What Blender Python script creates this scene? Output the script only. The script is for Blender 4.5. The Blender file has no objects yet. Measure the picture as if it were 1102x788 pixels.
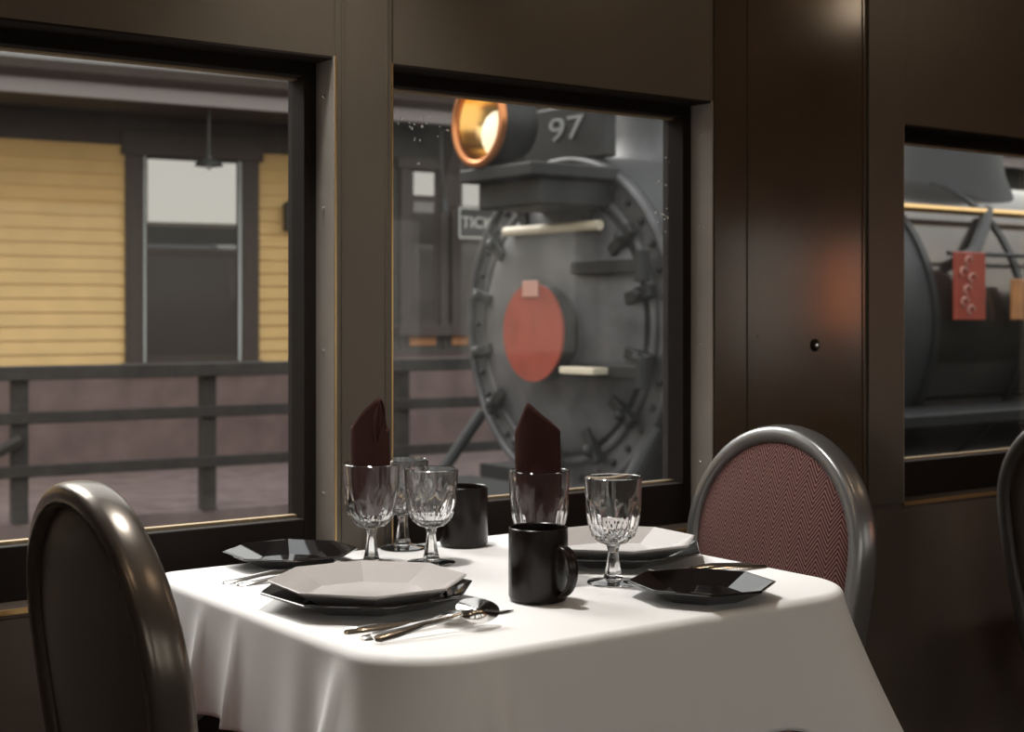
import bpy, bmesh, math, random
from mathutils import Vector, Matrix
random.seed(7)
PI = math.pi
S = bpy.context.scene
COL = S.collection

# ------------------------------------------------------------------ camera, sky, exposure
THETA = math.atan(.7277)
cam = bpy.data.cameras.new('camera')
cam.sensor_width = 36.0
cam.lens = 36.0 * 1550 / 1102
cam.shift_y = -59 / 1102
cam.clip_start = .05
cam.clip_end = 300
camo = bpy.data.objects.new('camera', cam)
COL.objects.link(camo)
camo.location = (0, 0, 1.134)
camo.rotation_euler = (PI / 2, 0, -THETA)
S.camera = camo
cam.dof.use_dof = True
cam.dof.focus_distance = 2.0
cam.dof.aperture_fstop = 6.3

SKY = 2.2
w = bpy.data.worlds.new('sky')
S.world = w
w.use_nodes = True
nt = w.node_tree
nt.nodes.clear()
out = nt.nodes.new('ShaderNodeOutputWorld')
bg = nt.nodes.new('ShaderNodeBackground')
tc = nt.nodes.new('ShaderNodeTexCoord')
sx = nt.nodes.new('ShaderNodeSeparateXYZ')
cr = nt.nodes.new('ShaderNodeValToRGB')
nt.links.new(tc.outputs['Generated'], sx.inputs[0])
nt.links.new(sx.outputs['Z'], cr.inputs[0])
nt.links.new(cr.outputs[0], bg.inputs[0])
nt.links.new(bg.outputs[0], out.inputs[0])
bg.inputs[1].default_value = SKY
el = cr.color_ramp.elements
el[0].position = 0.0
el[0].color = (.98, .94, .84, 1)
el[1].position = .9
el[1].color = (.86, .9, .95, 1)
e = el.new(.25)
e.color = (.95, .95, .90, 1)

# hazy sun behind the depot, shining over its roof through the car windows
sun = bpy.data.lights.new('hazy_sun', 'SUN')
sun.energy = 3.5
sun.angle = math.radians(30)
sun.color = (1.0, .97, .92)
suno = bpy.data.objects.new('hazy_sun', sun)
COL.objects.link(suno)
SUN_EL, SUN_AZ = math.radians(40), math.radians(6)      # azimuth: towards -X from straight behind the windows
sd = Vector((-math.sin(SUN_AZ) * math.cos(SUN_EL), math.cos(SUN_AZ) * math.cos(SUN_EL), math.sin(SUN_EL)))
suno.rotation_euler = sd.to_track_quat('Z', 'Y').to_euler()
suno.location = (0, 20, 15)

vs = S.view_settings
vs.view_transform = 'Standard'
vs.look = 'None'
vs.exposure = 0.0
vs.gamma = 1.0
vs.use_curve_mapping = False
S.cycles.use_denoising = True
S.cycles.max_bounces = 12
S.cycles.transmission_bounces = 12
S.cycles.transparent_max_bounces = 16
S.cycles.sample_clamp_indirect = 6.0
S.cycles.blur_glossy = .3


# ------------------------------------------------------------------ helpers
def mat(name, col, rough=.5, metal=0.0, spec=.5, noise=0.0, nscale=20.0, bump=0.0, bscale=200.0, **kw):
    m = bpy.data.materials.new(name)
    m.use_nodes = True
    n = m.node_tree.nodes
    L = m.node_tree.links
    b = n['Principled BSDF']
    b.inputs['Base Color'].default_value = (*col, 1)
    b.inputs['Roughness'].default_value = rough
    b.inputs['Metallic'].default_value = metal
    b.inputs['Specular IOR Level'].default_value = spec
    for k, v in kw.items():
        b.inputs[k.replace('_', ' ')].default_value = v
    if noise or bump:
        t = n.new('ShaderNodeTexCoord')
    if noise:
        x = n.new('ShaderNodeTexNoise')
        x.inputs['Scale'].default_value = nscale
        x.inputs['Detail'].default_value = 5
        L.new(t.outputs['Object'], x.inputs['Vector'])
        r = n.new('ShaderNodeMapRange')
        r.inputs['From Min'].default_value = .3
        r.inputs['From Max'].default_value = .7
        r.inputs['To Min'].default_value = 1 - noise
        r.inputs['To Max'].default_value = 1 + noise
        L.new(x.outputs['Fac'], r.inputs['Value'])
        mx = n.new('ShaderNodeVectorMath')
        mx.operation = 'SCALE'
        mx.inputs[0].default_value = col
        L.new(r.outputs[0], mx.inputs['Scale'])
        L.new(mx.outputs[0], b.inputs['Base Color'])
    if bump:
        x = n.new('ShaderNodeTexNoise')
        x.inputs['Scale'].default_value = bscale
        L.new(t.outputs['Object'], x.inputs['Vector'])
        bp = n.new('ShaderNodeBump')
        bp.inputs['Strength'].default_value = bump
        bp.inputs['Distance'].default_value = .002
        L.new(x.outputs['Fac'], bp.inputs['Height'])
        L.new(bp.outputs[0], b.inputs['Normal'])
    return m


def emis(name, col, strength):
    m = bpy.data.materials.new(name)
    m.use_nodes = True
    b = m.node_tree.nodes['Principled BSDF']
    b.inputs['Base Color'].default_value = (*col, 1)
    b.inputs['Emission Color'].default_value = (*col, 1)
    b.inputs['Emission Strength'].default_value = strength
    return m


def pane_mat(name, tint, haze=0.0, mirror=None, hscale=3.0):
    """window glass: clear with a fresnel gloss; haze = dirt film on it; mirror = fixed gloss of old wavy panes over a dark room"""
    m = bpy.data.materials.new(name)
    m.use_nodes = True
    n = m.node_tree.nodes
    L = m.node_tree.links
    n.clear()
    o = n.new('ShaderNodeOutputMaterial')
    gl = n.new('ShaderNodeBsdfGlossy')
    gl.inputs['Roughness'].default_value = 0.0
    gl.inputs['Color'].default_value = (1, 1, 1, 1)
    mix = n.new('ShaderNodeMixShader')
    if mirror is None:
        tr = n.new('ShaderNodeBsdfTransparent')
        tr.inputs['Color'].default_value = (*tint, 1)
        fr = n.new('ShaderNodeFresnel')
        fr.inputs['IOR'].default_value = 1.18
        L.new(fr.outputs[0], mix.inputs[0])
        L.new(tr.outputs[0], mix.inputs[1])
    else:
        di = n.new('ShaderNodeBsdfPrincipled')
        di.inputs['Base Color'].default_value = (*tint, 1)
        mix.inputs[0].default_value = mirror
        L.new(di.outputs[0], mix.inputs[1])
    L.new(gl.outputs[0], mix.inputs[2])
    last = mix.outputs[0]
    if haze:
        t = n.new('ShaderNodeTexCoord')
        x = n.new('ShaderNodeTexNoise')
        x.inputs['Scale'].default_value = hscale
        x.inputs['Detail'].default_value = 6
        x.inputs['Distortion'].default_value = 1.5
        L.new(t.outputs['Object'], x.inputs['Vector'])
        r = n.new('ShaderNodeMapRange')
        r.inputs['From Min'].default_value = .3
        r.inputs['From Max'].default_value = .75
        r.inputs['To Min'].default_value = haze * .35
        r.inputs['To Max'].default_value = haze * 1.6
        L.new(x.outputs['Fac'], r.inputs['Value'])
        d = n.new('ShaderNodeBsdfTranslucent')
        d.inputs['Color'].default_value = (.6, .6, .58, 1)
        m2 = n.new('ShaderNodeMixShader')
        L.new(r.outputs[0], m2.inputs[0])
        L.new(last, m2.inputs[1])
        L.new(d.outputs[0], m2.inputs[2])
        last = m2.outputs[0]
    L.new(last, o.inputs[0])
    return m


class B:
    """collects shapes into one mesh"""
    def __init__(self):
        self.bm = bmesh.new()

    def box(self, c, s, rz=0, rx=0, ry=0):
        r = bmesh.ops.create_cube(self.bm, size=1)
        M = Matrix.Translation(c) @ Matrix.Rotation(rz, 4, 'Z') @ Matrix.Rotation(ry, 4, 'Y') @ Matrix.Rotation(rx, 4, 'X') @ Matrix.Diagonal((*s, 1))
        bmesh.ops.transform(self.bm, matrix=M, verts=r['verts'])
        return self

    def bb(self, x0, x1, y0, y1, z0, z1):
        return self.box(((x0 + x1) / 2, (y0 + y1) / 2, (z0 + z1) / 2), (abs(x1 - x0), abs(y1 - y0), abs(z1 - z0)))

    def loft(self, rings, cap=True, closed=False, wrap=True):
        V = [[self.bm.verts.new(p) for p in r] for r in rings]
        n = len(V[0])
        k = len(V)
        for i in range(k if closed else k - 1):
            a, b = V[i], V[(i + 1) % k]
            for j in range(n if wrap else n - 1):
                q = (a[j], a[(j + 1) % n], b[(j + 1) % n], b[j])
                try:
                    self.bm.faces.new(q)
                except ValueError:
                    pass
        if cap and not closed and wrap:
            for r in (V[0], V[-1]):
                try:
                    self.bm.faces.new(r)
                except ValueError:
                    pass
        return self

    def lathe(self, prof, n=32, f=None, c=(0, 0, 0), cap=True):
        rings = []
        for (r, z) in prof:
            ring = []
            for j in range(n):
                a = 2 * PI * j / n
                rr = f(r, z, a) if f else r
                ring.append((c[0] + rr * math.cos(a), c[1] + rr * math.sin(a), c[2] + z))
            rings.append(ring)
        return self.loft(rings, cap=cap)

    def cyl(self, p0, p1, r0, r1=None, n=20):
        r1 = r0 if r1 is None else r1
        p0, p1 = Vector(p0), Vector(p1)
        d = (p1 - p0).normalized()
        u = d.orthogonal().normalized()
        v = d.cross(u)
        R = lambda p, r: [p + r * (math.cos(2 * PI * j / n) * u + math.sin(2 * PI * j / n) * v) for j in range(n)]
        return self.loft([R(p0, r0), R(p1, r1)])

    def tube(self, pts, r, n=10, closed=False):
        pts = [Vector(p) for p in pts]
        k = len(pts)
        rings = []
        u = None
        for i, p in enumerate(pts):
            a = pts[(i - 1) % k] if (closed or i > 0) else p
            b = pts[(i + 1) % k] if (closed or i < k - 1) else p
            d = (b - a).normalized()
            if u is None:
                u = d.orthogonal().normalized()
            u = (u - d * u.dot(d)).normalized()
            v = d.cross(u)
            rr = r[i] if isinstance(r, (list, tuple)) else r
            rings.append([p + rr * (math.cos(2 * PI * j / n) * u + math.sin(2 * PI * j / n) * v) for j in range(n)])
        return self.loft(rings, closed=closed)

    def ball(self, c, r, s=(1, 1, 1), n=16):
        q = bmesh.ops.create_uvsphere(self.bm, u_segments=n, v_segments=max(6, n // 2), radius=r)
        bmesh.ops.transform(self.bm, matrix=Matrix.Translation(c) @ Matrix.Diagonal((*s, 1)), verts=q['verts'])
        return self

    def prism(self, poly, fn, d0, d1):
        """polygon extruded: fn(u, v, d) -> point"""
        a = [self.bm.verts.new(fn(u, v, d0)) for u, v in poly]
        b = [self.bm.verts.new(fn(u, v, d1)) for u, v in poly]
        n = len(poly)
        self.bm.faces.new(a)
        self.bm.faces.new(list(reversed(b)))
        for i in range(n):
            self.bm.faces.new((a[i], b[i], b[(i + 1) % n], a[(i + 1) % n]))
        return self

    def done(self, name, m, parent=None, smooth=False, bevel=0, loc=None, rz=0, solid=0, subsurf=0, segs=2):
        bmesh.ops.recalc_face_normals(self.bm, faces=self.bm.faces)
        me = bpy.data.meshes.new(name)
        self.bm.to_mesh(me)
        self.bm.free()
        o = bpy.data.objects.new(name, me)
        COL.objects.link(o)
        me.materials.append(m)
        if smooth:
            for p in me.polygons:
                p.use_smooth = True
            if smooth != 'all':
                me.set_sharp_from_angle(angle=math.radians(smooth if smooth is not True else 40))
        if parent:
            o.parent = parent
        if loc:
            o.location = loc
        o.rotation_euler[2] = rz
        if solid:
            q = o.modifiers.new('thickness', 'SOLIDIFY')
            q.thickness = solid
            q.offset = 0
        if bevel:
            q = o.modifiers.new('bevel', 'BEVEL')
            q.width = bevel
            q.segments = segs
            q.limit_method = 'ANGLE'
        if subsurf:
            q = o.modifiers.new('subsurf', 'SUBSURF')
            q.levels = q.render_levels = subsurf
        return o


def tag(o, label=None, cat=None, group=None, kind=None):
    if label:
        o['label'] = label
    if cat:
        o['category'] = cat
    if group:
        o['group'] = group
    if kind:
        o['kind'] = kind
    return o


def empty(name, loc, rz=0, **kw):
    o = bpy.data.objects.new(name, None)
    COL.objects.link(o)
    o.empty_display_size = .1
    o.location = loc
    o.rotation_euler[2] = rz
    return tag(o, **kw)


def dup(o, loc, rz, label):
    c = o.copy()
    COL.objects.link(c)
    c.location = loc
    c.rotation_euler[2] = rz
    c['label'] = label
    for ch in list(o.children):
        d = ch.copy()
        COL.objects.link(d)
        d.parent = c
        for g in list(ch.children):
            h = g.copy()
            COL.objects.link(h)
            h.parent = d
    return c


def text(name, body, size, m, parent, loc, xdir, up, ext=.004):
    cu = bpy.data.curves.new(name, 'FONT')
    cu.body = body
    cu.size = size
    cu.extrude = ext
    cu.align_x = 'CENTER'
    cu.align_y = 'CENTER'
    t = bpy.data.objects.new(name + '_tmp', cu)
    COL.objects.link(t)
    bpy.context.view_layer.update()
    me = bpy.data.meshes.new_from_object(t.evaluated_get(bpy.context.evaluated_depsgraph_get()))
    bpy.data.objects.remove(t)
    o = bpy.data.objects.new(name, me)
    COL.objects.link(o)
    me.materials.clear()
    me.materials.append(m)
    xd, u = Vector(xdir), Vector(up)
    z = xd.cross(u)
    R = Matrix((xd, u, z)).transposed().to_4x4()
    o.parent = parent
    o.matrix_local = Matrix.Translation(loc) @ R
    return o


# ------------------------------------------------------------------ materials
WALL = mat('olive brown wall paint', (.108, .088, .067), .36, spec=.5, noise=.12, nscale=2.5)
WALLP = mat('glossy brown panel paint', (.095, .066, .046), .15, spec=.35, noise=.18, nscale=3)
WAINS = mat('dark brown wainscot', (.12, .092, .075), .5, noise=.15, nscale=5)
SASH = mat('black brown sash paint', (.016, .011, .009), .7, spec=.15)
JAMB = mat('grey painted metal jamb', (.33, .30, .27), .4, noise=.08, nscale=12)
BRASS = mat('worn brass', (.80, .52, .22), .28, 1.0)
DULLB = mat('dull brass bead', (.42, .32, .2), .5, .8)
STEEL = mat('stainless steel', (.84, .82, .80), .18, 1.0)
CEIL = mat('cream ceiling paint', (.48, .43, .36), .6)
FLOORM = mat('dark red carpet', (.035, .018, .015), .95, bump=.5)
LINEN = mat('white linen', (.88, .87, .87), .85, spec=.2, bump=.15, bscale=900, Sheen_Weight=.15)
WHITEP = mat('white porcelain', (.47, .44, .43), .12, spec=.6)
BLACKP = mat('black glazed porcelain', (.010, .008, .008), .05, spec=1.0)
MUGM = mat('black stoneware', (.013, .009, .008), .25, spec=.28)
NAPK = mat('maroon napkin cloth', (.048, .019, .016), .9, spec=.15, bump=.2, bscale=700)
PEWTER = mat('pewter grey metal', (.27, .265, .265), .28, .7, noise=.06)
BRONZE = mat('dark bronze metal', (.16, .135, .115), .26, .6, noise=.06)
SHELL = mat('dark brown vinyl', (.10, .078, .066), .45)
GLASS = mat('cut crystal', (1, 1, 1), 0.0, **{'Transmission_Weight': .992, 'IOR': 1.5})


def herringbone():
    m = mat('burgundy herringbone cloth', (.1, .03, .03), .9, spec=.15)
    n = m.node_tree.nodes
    L = m.node_tree.links
    b = n['Principled BSDF']
    t = n.new('ShaderNodeTexCoord')
    s = n.new('ShaderNodeSeparateXYZ')
    L.new(t.outputs['Object'], s.inputs[0])

    def mt(op, a, bv=None, c=None):
        q = n.new('ShaderNodeMath')
        q.operation = op
        for i, v in enumerate((a, bv, c)):
            if v is None:
                continue
            if isinstance(v, (int, float)):
                q.inputs[i].default_value = v
            else:
                L.new(v, q.inputs[i])
        return q.outputs[0]
    tri = mt('PINGPONG', s.outputs['Y'], .02)
    k = mt('MULTIPLY_ADD', tri, 1.5, s.outputs['Z'])
    f = mt('FRACT', mt('DIVIDE', k, .0088))
    st = mt('LESS_THAN', f, .38)
    mx = n.new('ShaderNodeMix')
    mx.data_type = 'RGBA'
    mx.inputs['A'].default_value = (.06, .015, .02, 1)
    mx.inputs['B'].default_value = (.24, .145, .12, 1)
    L.new(st, mx.inputs['Factor'])
    L.new(mx.outputs['Result'], b.inputs['Base Color'])
    return m


HERR = herringbone()

# ------------------------------------------------------------------ the dining car shell
YW, YO = 2.03, 2.16           # inner and outer face of the window wall
YS, YSO = -.72, -.85          # opposite wall
XA, XB = -2.3, 17.0
ZB, ZT, ZC = .718, 1.5416, 2.26
WIN = [(x0, x0 + .726) for k in (-1, 0, 1, 2) for x0 in (.40 + 2.125 * k, 1.231 + 2.125 * k)]


def wall_with_openings(name, m, y0, y1):
    b = B()
    b.bb(XA, XB, y0, y1, ZT, ZC)
    b.bb(XA, XB, y0, y1, 0, ZB)
    xs = [XA] + [v for w_ in WIN for v in w_] + [XB]
    for i in range(0, len(xs), 2):
        b.bb(xs[i], xs[i + 1], y0, y1, ZB, ZT)
    return tag(b.done(name, m), kind='structure')


wn = wall_with_openings('wall_north', WALL, YW, YO)
ws = wall_with_openings('wall_south', WALL, YSO, YS)
GREEN = mat('dark coach green paint', (.010, .012, .010), .35)
b = B()
b.bb(XA, XB, YO, YO + .012, ZT, ZC)
b.bb(XA, XB, YO, YO + .012, -.5, ZB)
xs = [XA] + [v for w_ in WIN for v in w_] + [XB]
for i in range(0, len(xs), 2):
    b.bb(xs[i], xs[i + 1], YO, YO + .012, ZB, ZT)
b.done('outer_cladding', GREEN, wn)
tag(B().bb(XA - .1, XA, YSO, YO, 0, ZC).done('wall_west', WALL), kind='structure')
tag(B().bb(XB, XB + .1, YSO, YO, 0, ZC).done('wall_east', WALL), kind='structure')
tag(B().bb(XA - .1, XB + .1, YSO, YO, -.12, 0).done('floor', FLOORM), kind='structure')
# arched roof: ceiling inside, roof outside, one shell
b = B()
rings = []
for x in (XA - .1, XB + .1):
    inner = [(x, YSO + (YO - YSO) * t, ZC + .05 * math.sin(PI * t)) for t in [i / 16 for i in range(17)]]
    outer = [(x, YSO - .04 + (YO - YSO + .08) * t, ZC + .05 + .06 * math.sin(PI * t)) for t in [i / 16 for i in range(16, -1, -1)]]
    rings.append(inner + outer)
b.loft(rings)
tag(b.done('ceiling', CEIL, smooth=True), kind='structure')

# wainscot below the sills
tag(B().bb(XA, XB, YW - .006, YW, .0, ZB - .012).done('baseboard_north', WAINS, bevel=.002), kind='structure')
tag(B().bb(XA, XB, YS, YS + .012, .0, ZB - .012).done('baseboard_south', WAINS, bevel=.002), kind='structure')

# piers: narrow post between the paired windows, wide glossy panel between the pairs
for i, k in enumerate((-1, 0, 1, 2)):
    x0 = 1.126 + 2.125 * k
    o = B().bb(x0, x0 + .105, YW - .004, YW, ZB, ZC).done('trim_%d' % (2 * i + 1), WALL, bevel=.0015)
    tag(o, kind='structure')
    b = B()
    for dx in (.012, .094):
        b.bb(x0 + dx - .002, x0 + dx + .002, YW - .0065, YW - .004, ZB, ZC)
    b.done('bead', WALL, o)
    for xe in (x0, x0 + .105):
        B().bb(xe - .001, xe + .001, YW - .0055, YW + .002, ZB, ZT).done('highlight_bead', BRASS, o)  # brass lines standing in for warm highlights on the post edges
    x0 = 1.957 + 2.125 * k
    b = B()
    b.bb(x0 + .004, x0 + .435, YW - .004, YW, ZB, ZC)
    o = b.done('trim_%d' % (2 * i + 2), WALLP, bevel=.0015)
    tag(o, kind='structure')
    B().bb(x0 + .452, x0 + .566, YW - .006, YW, ZB, ZC).done('edge_strip', WALL, o, bevel=.0015)
    b = B()
    for dx in (.093, .435):
        b.bb(x0 + dx - .002, x0 + dx + .002, YW - .0065, YW - .004, ZB, ZC)
    b.bb(x0 + .12, x0 + .43, YW - .0055, YW - .004, 1.083, 1.086)
    b.done('bead', WALLP, o)
    if k == 0:
        B().lathe([(.0, 0), (.013, 0), (.013, .002), (.010, .0045), (0, .005)], 20).done('washer', SASH, o, smooth=True, loc=(2.243, YW - .004, 1.064)).rotation_euler = (PI / 2, 0, 0)
        B().lathe([(.0, 0), (.006, 0), (.005, .004), (0, .005)], 12).done('screw', STEEL, o, smooth=True, loc=(2.243, YW - .009, 1.064)).rotation_euler = (PI / 2, 0, 0)

CLEAR = pane_mat('clear window glass', (.93, .93, .92), haze=.002)
DIRTY = pane_mat('smeared window glass', (.88, .88, .875), haze=.010, hscale=5)
DROP = mat('water droplet', (.85, .85, .8), .05, **{'Transmission_Weight': .4})


def window(i, x0, x1, south=False, dirty=False):
    y = lambda v: (2 * .655 - v) if south else v    # mirror about the car's centre line
    def bb(b, xa, xb, ya, yb, za, zb):
        return b.bb(xa, xb, y(ya), y(yb), za, zb)
    b = B()
    bb(b, x0, x0 + .024, 2.086, 2.145, ZB, ZT)
    bb(b, x1 - .024, x1, 2.086, 2.145, ZB, ZT)
    bb(b, x0 + .024, x1 - .024, 2.086, 2.145, ZT - .026, ZT)
    bb(b, x0 + .024, x1 - .024, 2.086, 2.145, ZB, .797)
    o = tag(b.done('window_%d' % i, SASH, bevel=.002), kind='structure')
    p = bb(B(), x0 + .02, x1 - .02, 2.128, 2.131, .793, ZT - .022).done('pane', DIRTY if dirty else CLEAR, o)
    b = B()
    for xa, xb in ((x0, x0 + .003), (x1 - .003, x1)):
        bb(b, xa, xb, YW - .003, 2.086, ZB, ZT)
    b.done('jamb', JAMB, o)
    bb(B(), x0 + .003, x1 - .003, YW, 2.086, ZT - .004, ZT).done('header', SASH, o)
    bb(B(), x0, x1, YW - .005, 2.086, ZB - .012, ZB + .001).done('sill', WAINS, o, bevel=.003)
    bb(B(), x0, x1, YW - .0075, YW - .0045, ZB - .006, ZB + .0025).done('sill_edge', BRASS, o, bevel=.001)
    b = B()
    bb(b, x0 + .024, x1 - .024, 2.112, 2.1275, .797, .801)
    bb(b, x0 + .024, x1 - .024, 2.112, 2.1275, ZT - .0295, ZT - .0262)
    b.done('glazing_bead', DULLB, o)
    if not south:
        b = B()
        for z in (.84, 1.07, 1.30, 1.48):
            b.ball((x1 - .004, 2.058, z), .0035, (.6, 1, 1), 8)
        b.done('rivet', STEEL, o, smooth='all')
    return o, p


for i, (a, c) in enumerate(WIN):
    o, p = window(i + 1, a, c, dirty=(abs(a - 1.231) < .01))
    if abs(a - 1.231) < .01:
        # droplets on the glass, in two runs
        b = B()
        for k in range(34):
            if k < 20:
                px, pz = 1.30 + random.gauss(.06, .025), 1.485 - abs(random.gauss(0, .055))
            else:
                px, pz = 1.918 + random.gauss(0, .008), 1.45 - random.random() * .17
            b.ball((px, 2.1265, pz), random.choice((.0014, .0019, .0024)), (1, .6, 1.1), 6)
        tag(b.done('droplet', DROP, p, smooth='all'), kind='stuff', label='water droplets beaded on the glass')
for i, (a, c) in enumerate(WIN):
    window(i + 1 + len(WIN), a, c, south=True)

# ------------------------------------------------------------------ ceiling lamps and the amber wall lamp down the car
BULB = emis('warm bulb glass', (1.0, .78, .55), 20)
AMBER = emis('amber lamp glass', (1.0, .26, .09), 12)
names = ['first', 'second', 'third', 'fourth', 'fifth']
for i in range(5):
    x = -1.2 + 1.3 * i
    t = empty('ceiling_lamp', (x, .655, 2.31), label='warm round globe ceiling lamp, %s along the aisle from the west end' % names[i], cat='lamp', group='globe lamps along the ceiling')
    B().lathe([(0, 0), (.09, 0), (.09, -.015), (.05, -.03), (0, -.03)], 24).done('base_plate', BRASS, t, smooth=True)
    B().cyl((0, 0, -.028), (0, 0, -.05), .03).done('stem', BRASS, t, smooth=True)
    B().ball((0, 0, -.095), .06, n=20).done('globe', BULB, t, smooth='all')
t = empty('downlight', (1.02, 1.87, 2.268), label='brass ceiling downlight set above the window table', cat='lamp')
B().lathe([(.07, .02), (.075, -.01), (.06, -.012), (.055, .0), (.05, .03)], 28, cap=False).done('rim', BRASS, t, smooth=True, solid=.003)
sp = bpy.data.lights.new('spot', 'SPOT')
sp.energy = 66
sp.color = (1.0, .97, .91)
sp.spot_size = math.radians(72)
sp.spot_blend = .8
sp.shadow_soft_size = .06
spo = bpy.data.objects.new('spot', sp)
COL.objects.link(spo)
spo.parent = t
spo.location = (0, 0, -.05)
spo.rotation_euler = (Vector((1.02, 1.87, 2.22)) - Vector((1.20, 1.60, .75))).to_track_quat('Z', 'Y').to_euler()
t = empty('floor_lamp', (5.25, -.50, 0), label='amber glass floor lamp across the aisle, mirrored in the glossy brown panel', cat='lamp')
B().lathe([(0, 0), (.13, 0), (.13, .012), (.03, .03), (0, .03)], 24).done('base', BRASS, t, smooth=True)
B().cyl((0, 0, .02), (0, 0, 1.06), .011).done('pole', BRASS, t, smooth=True)
B().lathe([(.025, 1.04), (.048, 1.08), (.052, 1.18), (.045, 1.36), (.025, 1.44)], 24).done('lamp_shade', AMBER, t, smooth=True)

# ------------------------------------------------------------------ table
TX, TY, TZ = 1.195, 1.665, .75
HX, HY, HR = .388, .35, .11
t = empty('dining_table', (TX, TY, 0), label='small square dining table standing under the white cloth by the window', cat='table')
b = B()


def outline(hx, hy, r0, n=8, z=0, rfar=None):
    p = []
    for (sx_, sy_, a0) in ((1, -1, -90), (1, 1, 0), (-1, 1, 90), (-1, -1, 180)):
        r = rfar if (rfar and sy_ > 0) else r0
        for j in range(n + 1):
            a = math.radians(a0 + 90 * j / n)
            p.append((sx_ * (hx - r) + r * math.cos(a), sy_ * (hy - r) + r * math.sin(a), z))
    return p


b.loft([outline(HX - .006, HY - .006, HR, z=TZ - .03, rfar=.04), outline(HX - .006, HY - .006, HR, z=TZ - .0015, rfar=.04)])
b.done('tabletop', WAINS, t)
B().cyl((0, 0, .03), (0, 0, TZ - .03), .035).done('pedestal', BRONZE, t, smooth=True)
B().lathe([(0, 0), (.15, 0), (.15, .012), (.05, .04), (0, .04)], 28).done('base', BRONZE, t, smooth=True)


def tablecloth():
    # perimeter samples: position, normal, corner weight, arc length
    per = []
    straight = 46
    arc = 22
    seg = [(1, -1, -90), (1, 1, 0), (-1, 1, 90), (-1, -1, 180)]
    pts = []
    rad = lambda sy_: .04 if sy_ > 0 else HR
    for q, (sx_, sy_, a0) in enumerate(seg):
        h_ = rad(sy_)
        for j in range(arc + 1):
            a = math.radians(a0 + 90 * j / arc)
            pts.append((Vector((sx_ * (HX - h_) + h_ * math.cos(a), sy_ * (HY - h_) + h_ * math.sin(a))), Vector((math.cos(a), math.sin(a)))))
        nsx, nsy, na0 = seg[(q + 1) % 4]
        a = math.radians(a0 + 90)
        p0 = pts[-1][0]
        a1 = math.radians(na0)
        h1 = rad(nsy)
        p1 = Vector((nsx * (HX - h1) + h1 * math.cos(a1), nsy * (HY - h1) + h1 * math.sin(a1)))
        for j in range(1, straight):
            pts.append((p0.lerp(p1, j / straight), Vector((math.cos(a), math.sin(a)))))
    corners = [Vector((sx_ * (HX - .03), sy_ * (HY - .03))) for sx_ in (1, -1) for sy_ in (1, -1)]
    # ridges of the drape: (x, y in table space, amplitude, width)
    ridges = [(-.368, -.222, .036, .014), (-.378, -.165, -.016, .03), (-.258, -.35, .036, .015), (-.205, -.35, -.008, .03), (-.33, -.30, -.022, .045),
              (-.378, .045, .016, .009), (-.378, .10, -.008, .03), (-.378, .155, .016, .009), (-.378, .20, -.006, .03), (-.378, .265, .010, .012), (-.378, -.06, -.006, .05),
              (.368, -.30, .022, .03), (.26, -.35, -.008, .035), (.05, -.35, .005, .012), (.378, -.1, .01, .04), (.378, .12, .008, .03)]
    b = B()
    rings = []
    for s in (.15, .4, .62, .8, .9, .96):
        rings.append([(p.x * s, p.y * s, 0.0) for p, nn in pts])
    rr = .013
    for k in range(0, 6):
        a = PI / 2 * k / 6
        rings.append([(p.x - nn.x * rr * (1 - math.sin(a)), p.y - nn.y * rr * (1 - math.sin(a)), -rr * (1 - math.cos(a))) for p, nn in pts])
    NV = 26
    for k in range(0, NV + 1):
        v = k / NV
        ring = []
        for p, nn in pts:
            wq = max(math.exp(-((p - c).length / .10) ** 2) for c in corners)
            flare = .010 * v + .085 * wq * v ** 1.25
            for (rx_, ry_, am, sg) in ridges:
                dd = (p - Vector((rx_ * 1.027, ry_))).length
                flare += am * math.exp(-(dd / sg) ** 2) * v ** .8
            if p.y > HY - .02:
                flare = min(flare, .003)        # the side against the wall hangs straight
            if p.y > .18:
                flare = flare * .6
            D = .158 + .10 * wq + .006 * math.sin(p.x * 19) * (1 - wq)
            z = -rr - (D - rr) * v
            ring.append((p.x + nn.x * flare, p.y + nn.y * flare, z))
        rings.append(ring)
    # underside/hem thickness is given by a solidify modifier
    b.loft(rings, cap=False)
    b.bm.faces.new([b.bm.verts[i] for i in range(0)] or [v for v in list(b.bm.verts)[:len(pts)]])
    return b.done('tablecloth', LINEN, loc=(TX, TY, TZ + .0012), smooth='all', solid=.0012)


tag(tablecloth(), 'white linen tablecloth draped to knee height over the window table', 'tablecloth')
ZT0 = TZ + .002       # what stands on the cloth


# ------------------------------------------------------------------ plates
def octplate(R, zrim, well, zw, foot, thick=.004, rot=0.0):
    def ring(r, z):
        return [(r * math.cos(rot + PI / 4 * j), r * math.sin(rot + PI / 4 * j), z) for j in range(8)]
    prof = [(foot, 0), (foot * 1.02, .0), (R - .002, zrim - thick), (R, zrim - .001), (R - .003, zrim), (well, zw), (well * .96, zw - .0005)]
    b = B()
    b.loft([ring(r, z) for r, z in prof])
    return b


def plate(name, loc, R, zrim, well, zw, foot, m, rot, label, cat='plate', group=None):
    o = octplate(R, zrim, well, zw, foot, rot=0).done(name, m, loc=(loc[0], loc[1], loc[2]), rz=rot, bevel=.0012)
    return tag(o, label, cat, group)


def setting_plates(x, y, rot, who):
    plate('charger_plate', (x, y, ZT0), .142, .0225, .088, .004, .085, BLACKP, rot + math.radians(7), 'black octagonal charger plate lying under the white plate %s' % who, group='black octagonal plates under the dinner plates')
    plate('dinner_plate', (x, y, ZT0 + .0065), .131, .028, .082, .007, .080, WHITEP, rot, 'white octagonal dinner plate on a black charger %s' % who, group='white octagonal dinner plates')


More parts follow.
